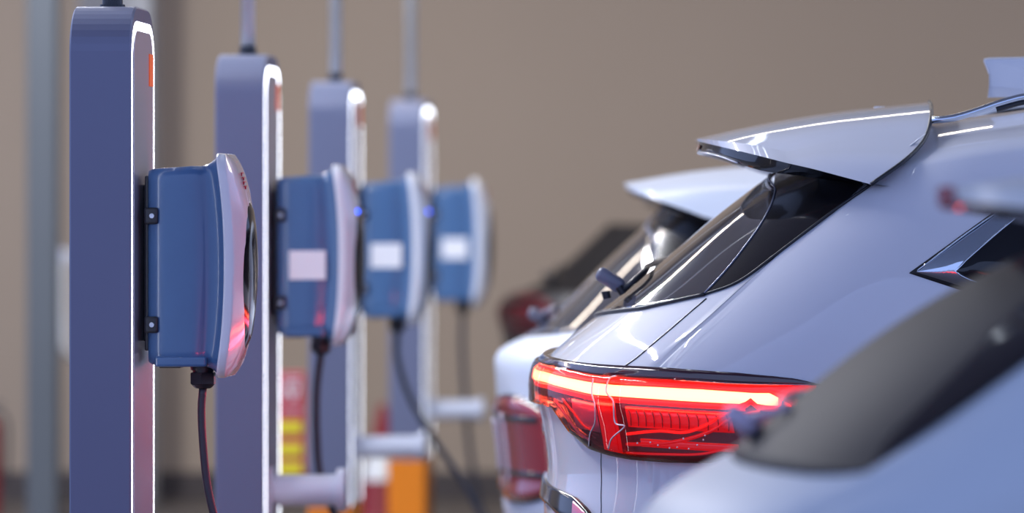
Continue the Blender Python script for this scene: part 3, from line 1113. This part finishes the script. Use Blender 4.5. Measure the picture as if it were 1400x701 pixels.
    for nm, u_, d_, m_, of, lb in (('window_outline', up, dn, M['rubber'], 0.002, None), ('window_surround', up_c, dn_c, M['chrome'], 0.006, 'chrome surround of the side window'),
                                   ('side_window', up_i, dn_i, M['gloss_black'], 0.009, 'black side window glass')):
        U_ = catmull([(*sh.sz(*p), 0) for p in u_], 60)
        D_ = catmull([(*sh.sz(*p), 0) for p in d_], 60)
        fu, fd = fz([(p.x, p.y) for p in U_]), fz([(p.x, p.y) for p in D_])
        a, b = max(U_[0].x, D_[0].x), min(U_[-1].x, D_[-1].x)
        for sg in (1, -1):
            ss = list(a + (b - a) * np.linspace(0, 1, 90) ** 1.6)
            if sg < 0:
                ss = [-x for x in ss][::-1]
            V, F = patch(sh, 0, 0, lambda s: fd(abs(s)), lambda s: max(fu(abs(s)), fd(abs(s))), 0, 5, of, org, ss=ss, thick=0.003)
            o = mesh(nm, V, F, m_, car)
            if lb:
                o['label'] = lb
            if nm == 'window_surround':
                VF = strip(sh, [(sg * s, fu(s)) for s in np.linspace(a, b, 30)], 0.0022, org, 90, of)
                mesh('chrome_edge', VF[0], VF[1], M['chrome'], car)
            if nm == 'side_window':
                pts = [(sg * s, fd(s)) for s in np.linspace(b, a, 30)] + [(sg * s, fu(s)) for s in np.linspace(a, b, 30)]
                VF = strip(sh, pts, 0.0025, org, 140, of)
                mesh('chrome_edge', VF[0], VF[1], M['chrome'], car)
    for (wx, wy) in ((0.22, sh.yf + 0.1), (2.95, sh.yf + 0.1), (0.22, 2 * yc - sh.yf - 0.1), (2.95, 2 * yc - sh.yf - 0.1)):
        wheel(car, Vector((wx, wy, 0.34)) - org)
    return car, org


main_car, main_org = build_main()


# ------------------------------------------------ the two blurred white hatchbacks
def build_hatch(label, sh, tr, org, paint, glass, wip, lamp):
    car = thing('parked_car', label, 'car', org)
    q_under = [(0.0, tr['under'][0][1] if False else sh.sz(*tr['under'][0])[1])] + [p for p in sh.line(tr['under'][1:]) if p[0] > 0.3]
    q_fin = sh.line(tr['fin_low'])
    zr = tr['roof']
    sE = q_fin[-1][0]
    ztop = fz(q_under + q_fin + [(sE + 0.15, zr), (sE + 1.3, zr), (sE + 1.9, zr - 0.14), (sE + 2.4, 0.98), (sE + 4.5, 0.84)])
    zz = min(1.0, q_under[0][1])
    L = sh.flank_end(1) - (sh.xr(0.9) + sh.a(0.9))
    S = list(np.linspace(0, 1.0, 36)) + list(np.linspace(1.0, sE + 0.3, 24))[1:] + list(np.linspace(sE + 0.3, 1 + L, 20))[1:] + list(np.linspace(1 + L, 2 + L, 12))[1:]
    SS = sym(S)
    rows = []
    for k in range(37):
        rows.append([sh.pt(s, 0.20 + (ztop(abs(s)) - 0.20) * k / 36) - org for s in SS])
    VF = grid(rows)
    dk = []
    for s in [s for s in SS if s >= sE]:
        a, b = sh.pt(s, ztop(s)) - org, sh.pt(-s, ztop(s)) - org
        dk.append([a.lerp(b, j / 12) + Vector((0, 0, 0.06 * (1 - abs(2 * j / 12 - 1) ** 2.2))) for j in range(13)])
    VF = add(VF, grid(dk))
    bmobj('body', weld(*VF), paint, car, True)
    # window
    q = sorted(sh.line(tr['glass']))
    zgt, zgb = fz([(0.0, q[0][1] + 0.01)] + q), fz(q_under)
    s1 = q[-1][0]
    Sg = sym(list(np.linspace(0, s1, 30)))
    V, F = patch(sh, 0, 0, lambda s: zgb(abs(s)) - 0.002, lambda s: max(zgt(abs(s)), zgb(abs(s)) - 0.001), 0, 18, 0.004, org, ss=Sg)
    o = mesh('rear_window', V, F, glass, car)
    o['label'] = 'dark rear window'
    A = catmull([(*p, 0) for p in sorted(sh.line(tr['glass']), key=lambda p: p[1])], 20)
    B = catmull([(*p, 0) for p in q_fin], 20)
    for sg in (1, -1):
        rows = [[sh.pt(sg * (a.x + (b.x - a.x) * k / 10), a.y + (b.y - a.y) * k / 10, 0.005) - org for k in range(11)] for a, b in zip(A, B)]
        V, F = grid(rows)
        o = mesh('quarter_panel', V, F, M['gloss_black'], car)
        o['label'] = 'gloss black panel beside the rear window'
        if glass is M['tint']:
            VF = strip(sh, [(sg * a.x, a.y) for a in A], 0.006, org, 30, 0.004)
            mesh('window_edge', VF[0], VF[1], M['pillar'], car)
    # spoiler slab: plan-curved wedge
    yc = sh.yc

    def mir(p):
        return Vector((p.x, 2 * yc - p.y, p.z))
    C, T, K, E, Lo = tr['C'], tr['T'], tr['K'], tr['E'], tr['Lo']
    seam = [C[-1], (C[-1] + K[-1]) / 2 + Vector((0, 0, 0.012)), K[-1]]
    top = coons(C, K, T, seam, 18, 14)
    side = coons(K, E, [K[0], E[0]], [K[-1], (K[-1] + E[-1]) / 2 + Vector((0, -0.02, 0)), E[-1]], 18, 8)
    tu = catmull(T, 24)
    tl = catmull(Lo, 24)
    lip = [tu, [a.lerp(b, .5) for a, b in zip(tu, tl)], tl]
    VF = ([], [])
    for g in (top, side, lip):
        VF = add(VF, grid([[p - org for p in r] for r in g]))
        VF = add(VF, grid([[mir(p) - org for p in r] for r in g], flip=True))
    o = bmobj('spoiler', weld(*VF), paint, car, True)
    o['label'] = 'white roof spoiler'
    lo2 = catmull(Lo + E[1:], 30)
    inn = [p + Vector((0.16, 0.03, -0.03)) for p in lo2]
    dn = [p + Vector((0.006, 0.004, -0.016)) for p in lo2]
    VF = grid([[p - org for p in r] for r in (lo2, dn, inn)])
    VF = add(VF, grid([[mir(p) - org for p in r] for r in (lo2, dn, inn)], flip=True))
    mesh('spoiler_underside', VF[0], VF[1], M['gloss_black'], car)
    if 'lamp' in tr:
        a, b, w, h = tr['lamp']
        bm = bmesh.new()
        bx(bm, P(a, b, T[1].y) - org + Vector((-0.008, -0.03, 0)), (w, 0.16, h), 0.006)
        o = bmobj('high_brake_light', bm, M['lamp_off'], car)
        o['label'] = 'dark red lamp at the spoiler end'
    # wiper
    wp = bpy.data.objects.new('rear_wiper', None)
    COL.objects.link(wp)
    wp.parent = car
    a, b, yy = tr['wiper']
    bm = bmesh.new()
    bx(bm, P(a, b, yy) - org, (0.062, 0.05, 0.034), 0.012, 3, Matrix.Rotation(math.radians(30), 4, 'Y'))
    bmobj('cap', bm, wip, wp, True)
    bm = bmesh.new()
    cyl(bm, P(a, b, yy) - org, P(a, b, yy) - org + Vector((0.045, 0.02, -0.05)), 0.016, seg=14)
    bmobj('pivot', bm, M['blackp'], wp)
    p0 = P(a, b, yy) - org
    zb_ = zgb(0) + 0.07
    V, F = tube([p0] + [sh.pt(a_, zb_, 0.018) - org for a_ in (0.12, 0.0, -0.2, -0.4)], 0.008, 8, 20)
    mesh('arm', V, F, wip, wp)
    # rear lights
    lt = tr['light']
    for sg in (1, -1):
        li = bpy.data.objects.new('rear_light', None)
        COL.objects.link(li)
        li.parent = car
        s0, s1_, z0, z1 = lt

        def zt(s, k=1.0):
            u = (abs(s) - (s0 + s1_) / 2) / ((s1_ - s0) / 2)
            return (z0 + z1) / 2 + (z1 - z0) / 2 * k * max(0.0, 1 - abs(u) ** 2.1) ** (1 / 2.0)

        def zb(s, k=1.0):
            return z0 + z1 - zt(s, k)
        ss = list(np.linspace(s0, s1_, 40)) if sg > 0 else list(np.linspace(-s1_, -s0, 40))
        V, F = patch(sh, 0, 0, zb, zt, 0, 12, 0.020, org, ss=ss)
        mesh('lens', V, F, lamp, li)
        V, F = patch(sh, 0, 0, lambda s: zb(s, 1.05), lambda s: zt(s, 1.05), 0, 12, 0.012, org,
                     ss=[s0 - 0.02 + (s1_ - s0 + 0.04) * k / 30 if sg > 0 else -(s1_ + 0.02) + (s1_ - s0 + 0.04) * k / 30 for k in range(31)])
        mesh('bezel', V, F, M['gloss_black'], li)
        for kk, mm in ((0.62, M['gloss_black']), (0.05, M['lamp_glow']), (-0.45, M['gloss_black'])):
            zc = (z0 + z1) / 2 + (z1 - z0) / 2 * kk
            if mm is M['lamp_glow']:
                continue
            V, F = patch(sh, 0, 0, lambda s: zc - 0.008, lambda s: zc + 0.008, 0, 2, 0.023, org,
                         ss=[s0 + (s1_ - s0) * (0.2 + 0.6 * k / 20) if sg > 0 else -(s1_) + (s1_ - s0) * (0.2 + 0.6 * k / 20) for k in range(21)], thick=0.004)
            mesh('divider', V, F, mm, li)
    if lamp is M['brake_lit']:
        l_ = area('brake_light_glow', sh.pt(0, 0.62) + Vector((-0.06, 0, 0)), (0.20, 1.5), 10, (1.0, 0.04, 0.06), (0, math.pi / 2, 0))
        l_.parent = car
        l_.matrix_parent_inverse = Matrix.Translation(-org)
    if lamp is M['lamp_off']:
        for sg in (1, -1):
            for a_, z0_, z1_ in ((0.17, 0.60, 0.76), (0.30, 0.57, 0.78)):
                VF = strip(sh, [(sg * a_, z0_), (sg * a_, (z0_ + z1_) / 2), (sg * a_, z1_)], 0.007, org, 12, 0.020, 8)
                o = mesh('guide_glint_line', VF[0], VF[1], M['bezel'], li)  # pale tubes imitate the pillar light strips mirrored in the lens
                o['label'] = 'pale upright streak standing in for a reflected light strip'
    for (wx, wy) in ((sh.xr(0.9) + 0.85, sh.yf + 0.11), (sh.xr(0.9) + 3.4, sh.yf + 0.11), (sh.xr(0.9) + 0.85, 2 * yc - sh.yf - 0.11), (sh.xr(0.9) + 3.4, 2 * yc - sh.yf - 0.11)):
        wheel(car, Vector((wx, wy, 0.34)) - org)
    return car


INS = [(0.2, 0.06), (0.45, 0.015), (0.75, 0.0), (0.92, 0.01), (1.0, 0.025), (1.15, 0.075), (1.30, 0.14), (1.40, 0.20), (1.48, 0.28)]
# second car, behind the sharp one
sh2 = Shape(13.20, 1.78,
            rear=[(0.2, -0.80), (0.42, -0.90), (0.50, -0.925), (0.58, -0.915), (0.70, -0.925), (0.80, -0.940), (0.87, -0.945), (0.93, -0.950), (0.962, -0.930), (0.985, -0.860),
                  (1.05, -0.775), (1.20, -0.625), (1.338, -0.475), (1.42, -0.38), (1.5, -0.28)],
            acorner=[(0.2, 0.58), (1.0, 0.60), (1.4, 0.5)], inset=INS, xfront=3.3)
yc2 = sh2.yc
tr2 = dict(
    under=[(724, 463), (760, 457), (800, 452), (840, 447)],
    fin_low=[(840, 447), (870, 428), (905, 395), (950, 345), (990, 303)],
    glass=[(840, 447), (862, 410), (880, 380), (896, 352), (894, 325), (885, 300), (878, 285)],
    roof=1.44,
    C=[Vector((-0.565, yc2, 1.447)), Vector((-0.35, yc2, 1.482)), Vector((-0.05, yc2, 1.51))],
    T=[Vector((-0.565, yc2, 1.447)), P(864, 256, 13.80), P(885, 259, 13.62), P(905, 266, 13.52)],
    K=[P(905, 266, 13.52), P(950, 262, 13.52), P(1010, 258, 13.54), P(1085, 256, 13.56)],
    E=[P(905, 276, 13.44), P(935, 286, 13.41), P(965, 297, 13.38), P(990, 303, 13.36)],
    Lo=[Vector((-0.556, yc2, 1.428)), P(867, 263, 13.78), P(886, 269, 13.58), P(905, 276, 13.44)],
    wiper=(736, 432, 13.95), light=(0.03, 0.66, 0.525, 0.825))
build_hatch('blurred white car directly behind the sharp white car, with unlit round-cornered red rear light', sh2, tr2, Vector((-0.85, yc2, 0)), M['paint_b'], M['tint'], M['wiper'], M['lamp_off'])
# foreground car
sh3 = Shape(7.05, 1.78,
            rear=[(0.2, -0.20), (0.45, -0.31), (0.60, -0.335), (0.70, -0.335), (0.78, -0.318), (0.853, -0.288), (0.879, -0.262), (0.925, -0.19), (0.955, -0.125), (1.0, -0.072),
                  (1.151, 0.122), (1.225, 0.243), (1.286, 0.366), (1.34, 0.49), (1.38, 0.60), (1.42, 0.72)],
            acorner=[(0.2, 0.58), (0.95, 0.60), (1.4, 0.5)], inset=INS, xfront=4.0)
yc3 = sh3.yc
tr3 = dict(
    under=[(1010, 628), (1060, 642), (1110, 648), (1150, 648), (1190, 644)],
    fin_low=[(1190, 644), (1260, 598), (1330, 548), (1400, 500), (1500, 430), (1600, 368)],
    glass=[(1190, 644), (1215, 605), (1265, 555), (1330, 492), (1400, 425), (1470, 370), (1520, 335)],
    roof=1.36,
    C=[Vector((0.215, yc3, 1.400)), Vector((0.45, yc3, 1.43)), Vector((0.80, yc3, 1.455))],
    T=[Vector((0.215, yc3, 1.400)), P(1292, 256, 7.72), P(1330, 254, 7.50), P(1420, 262, 7.34)],
    K=[P(1420, 262, 7.34), P(1520, 256, 7.34), P(1600, 252, 7.35), P(1720, 250, 7.36)],
    E=[P(1420, 288, 7.28), P(1500, 305, 7.26), P(1560, 325, 7.24), P(1610, 350, 7.22)],
    Lo=[Vector((0.222, yc3, 1.378)), P(1296, 274, 7.70), P(1335, 278, 7.46), P(1420, 288, 7.28)],
    wiper=(1014, 572, 7.80), lamp=(1306, 270, 0.046, 0.036), light=(0.42, 0.86, 0.52, 0.78))
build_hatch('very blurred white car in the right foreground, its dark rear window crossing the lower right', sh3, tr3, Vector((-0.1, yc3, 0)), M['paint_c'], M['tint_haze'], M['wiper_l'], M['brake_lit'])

# ------------------------------------------------ far dark car, behind the second one
sh4 = Shape(18.5, 1.78,
            rear=[(0.2, -1.05), (0.45, -1.17), (0.82, -1.20), (0.94, -1.22), (1.03, -1.19), (1.051, -1.06), (1.15, -0.935), (1.294, -0.78), (1.405, -0.66), (1.525, -0.48)],
            acorner=[(0.2, 0.58), (1.0, 0.60), (1.4, 0.5)], inset=[(a + (0.06 if a > .8 else 0), b) for a, b in INS], xfront=3.0)
yc4 = sh4.yc
tr4 = dict(
    under=[(762, 394), (790, 398), (830, 400), (870, 396)],
    fin_low=[(870, 396), (900, 370), (930, 335), (960, 300)],
    glass=[(870, 396), (890, 365), (905, 335), (915, 310)],
    roof=1.42,
    C=[Vector((-0.62, yc4, 1.42)), Vector((-0.40, yc4, 1.46)), Vector((-0.10, yc4, 1.49))],
    T=[Vector((-0.62, yc4, 1.42)), P(905, 270, 19.1), P(918, 272, 18.9), P(930, 276, 18.8)],
    K=[P(930, 276, 18.8), P(960, 273, 18.8), P(1000, 271, 18.8), P(1060, 270, 18.8)],
    E=[P(930, 282, 18.75), P(950, 290, 18.7), P(975, 300, 18.7), P(1000, 305, 18.7)],
    Lo=[Vector((-0.61, yc4, 1.40)), P(907, 275, 19.1), P(919, 278, 18.9), P(930, 282, 18.75)],
    wiper=(775, 380, 19.0), light=(0.22, 0.70, 0.88, 1.02))
far_car = build_hatch('far dark grey car, a soft dark shape behind the second white car', sh4, tr4, Vector((-1.1, yc4, 0)), M['paint_dark'], M['dark_glass'], M['blackp'], M['far_lamp'])
far_car.location.x -= 0.07

# ================================================================ THINGS FAR BEHIND


def col_box(name, lab, cat, px0, px1, y, m, d=0.3):
    a, b = P(px0, 0, y).x, P(px1, 0, y).x
    bm = bmesh.new()
    bx(bm, ((a + b) / 2, y + d / 2, 2.3), (b - a, d, 4.6), 0.01)
    o = bmobj(name, bm, m)
    tag(o, lab, cat)
    return o


col_box('steel_column', 'slim blurred blue-grey column at the far left, left of the nearest pillar', 'column', 36, 77, 20.0, M['column'], 0.13)
col_box('steel_column', 'pale column mostly hidden behind the nearest charging pillar', 'column', 108, 206, 21.6, M['column_l'], 0.25)
t = thing('pull_handle', 'blurred metal loop handle showing between far left column and nearest pillar', 'handle', P(97, 420, 21.58), None)
hy = 21.5
L0 = Vector(t.location)
V, F = tube([P(108, 352, hy + 0.13) - L0, P(96, 349, hy + 0.02) - L0, P(88, 356, hy) - L0, P(86, 380, hy) - L0, P(87, 440, hy) - L0, P(89, 472, hy) - L0, P(97, 486, hy + 0.02) - L0, P(109, 488, hy + 0.13) - L0], 0.019, 10, 50)
mesh('grip', V, F, M['pipe'], t)
bm = bmesh.new()
cyl(bm, P(85, 349, hy - 0.02) - L0, P(85, 349, hy + 0.04) - L0, 0.032, seg=18)
bmobj('knob', bm, M['holder'], t)

# notice board between second and third pillar
ty = 17.3
t = thing('notice_board', 'red notice board with three yellow panels, between second and third pillar', 'sign', (P(378, 0, ty).x, ty, 0))
L0 = Vector(t.location)
k_ = ty / FPX
zc = lambda py: HC - (py - CY) * k_
bm = bmesh.new()
bx(bm, (0, 0, (zc(508) + zc(672)) / 2), (0.215, 0.02, zc(508) - zc(672)), 0.004)
bmobj('board', bm, M['sign_red'], t)
bm = bmesh.new()
bx(bm, (-0.03, 0.03, zc(560) / 2), (0.04, 0.03, zc(560)), 0.003)
bx(bm, (-0.03, 0.03, 0.01), (0.30, 0.25, 0.02), 0.003)
bmobj('stand', bm, M['blackp'], t)
for py in (584, 614, 640):
    bm = bmesh.new()
    bx(bm, (0.0, -0.012, zc(py)), (0.19, 0.004, 0.050), 0.002)
    o = bmobj('yellow_panel', bm, M['sign_yellow'], t)
for (a, b, c, d, r) in ((388, 536, 0.010, 0.052, 8), (397, 536, 0.010, 0.052, -18), (406, 536, 0.010, 0.055, 14), (401, 523, 0.05, 0.008, 0), (398, 516, 0.075, 0.006, 0), (399, 560, 0.07, 0.005, 0)):
    bm = bmesh.new()
    bx(bm, P(a, b, ty) - L0 + Vector((0, -0.012, 0)), (c, 0.004, d), 0, rot=Matrix.Rotation(math.radians(r), 4, 'Y'))
    bmobj('letter', bm, M['letter'], t)

# traffic cone
cy_ = 20.5
c0 = P(523, 0, cy_)
t = thing('traffic_cone', 'red traffic cone with pale band, far behind the third pillar', 'cone', (c0.x, cy_, 0))
H = HC - (552 - CY) * cy_ / FPX
zz = lambda z: 0.016 + 0.11 * (H - z) / H


def frus(z0, z1, m, nm, ex=0.0):
    bm = bmesh.new()
    cyl(bm, (0, 0, z0), (0, 0, z1), zz(z0) + ex, zz(z1) + ex, 28)
    return bmobj(nm, bm, m, t, False)


frus(0.03, H, M['red'], 'cone_body')
o = frus(0.19, 0.30, M['pipe'], 'reflective_band', 0.002)
o['label'] = 'pale reflective band'
bm = bmesh.new()
bx(bm, (0, 0, 0.016), (0.33, 0.33, 0.032), 0.012)
bmobj('cone_base', bm, M['red'], t)

# fire extinguisher at the left edge
ex = P(-21, 0, 21)
t = thing('fire_extinguisher', 'blurred red fire extinguisher cut off by the left edge of the picture', 'fire extinguisher', (ex.x, 21, 0))
bm = bmesh.new()
cyl(bm, (0, 0, 0.0), (0, 0, 0.40), 0.07, seg=28)
cyl(bm, (0, 0, 0.40), (0, 0, 0.46), 0.07, 0.025, 28)
bmobj('cylinder_body', bm, M['red'], t, False)
bm = bmesh.new()
cyl(bm, (0, 0, 0.455), (0, 0, 0.50), 0.02, seg=16)
bx(bm, (0.03, 0, 0.50), (0.10, 0.02, 0.015), 0.003)
bmobj('valve', bm, M['blackp'], t)
V, F = tube([(0.02, 0, 0.48), (0.09, 0, 0.44), (0.10, 0, 0.30), (0.09, 0, 0.15)], 0.010, 8, 20)
mesh('hose', V, F, M['blackp'], t)

# housings for the added area lights, out of view above
for (x, y, sx, sy, p_, c_, lab) in ADDED_LAMPS:
    t = thing('added_ceiling_lamp', lab, 'ceiling light', (x, y, 4.6), 'added ceiling lights')
    bm = bmesh.new()
    bx(bm, (0, 0, -0.12), (sx + 0.06, sy + 0.06, 0.24), 0.01)
    bmobj('lamp_housing', bm, M['ceil'], t)
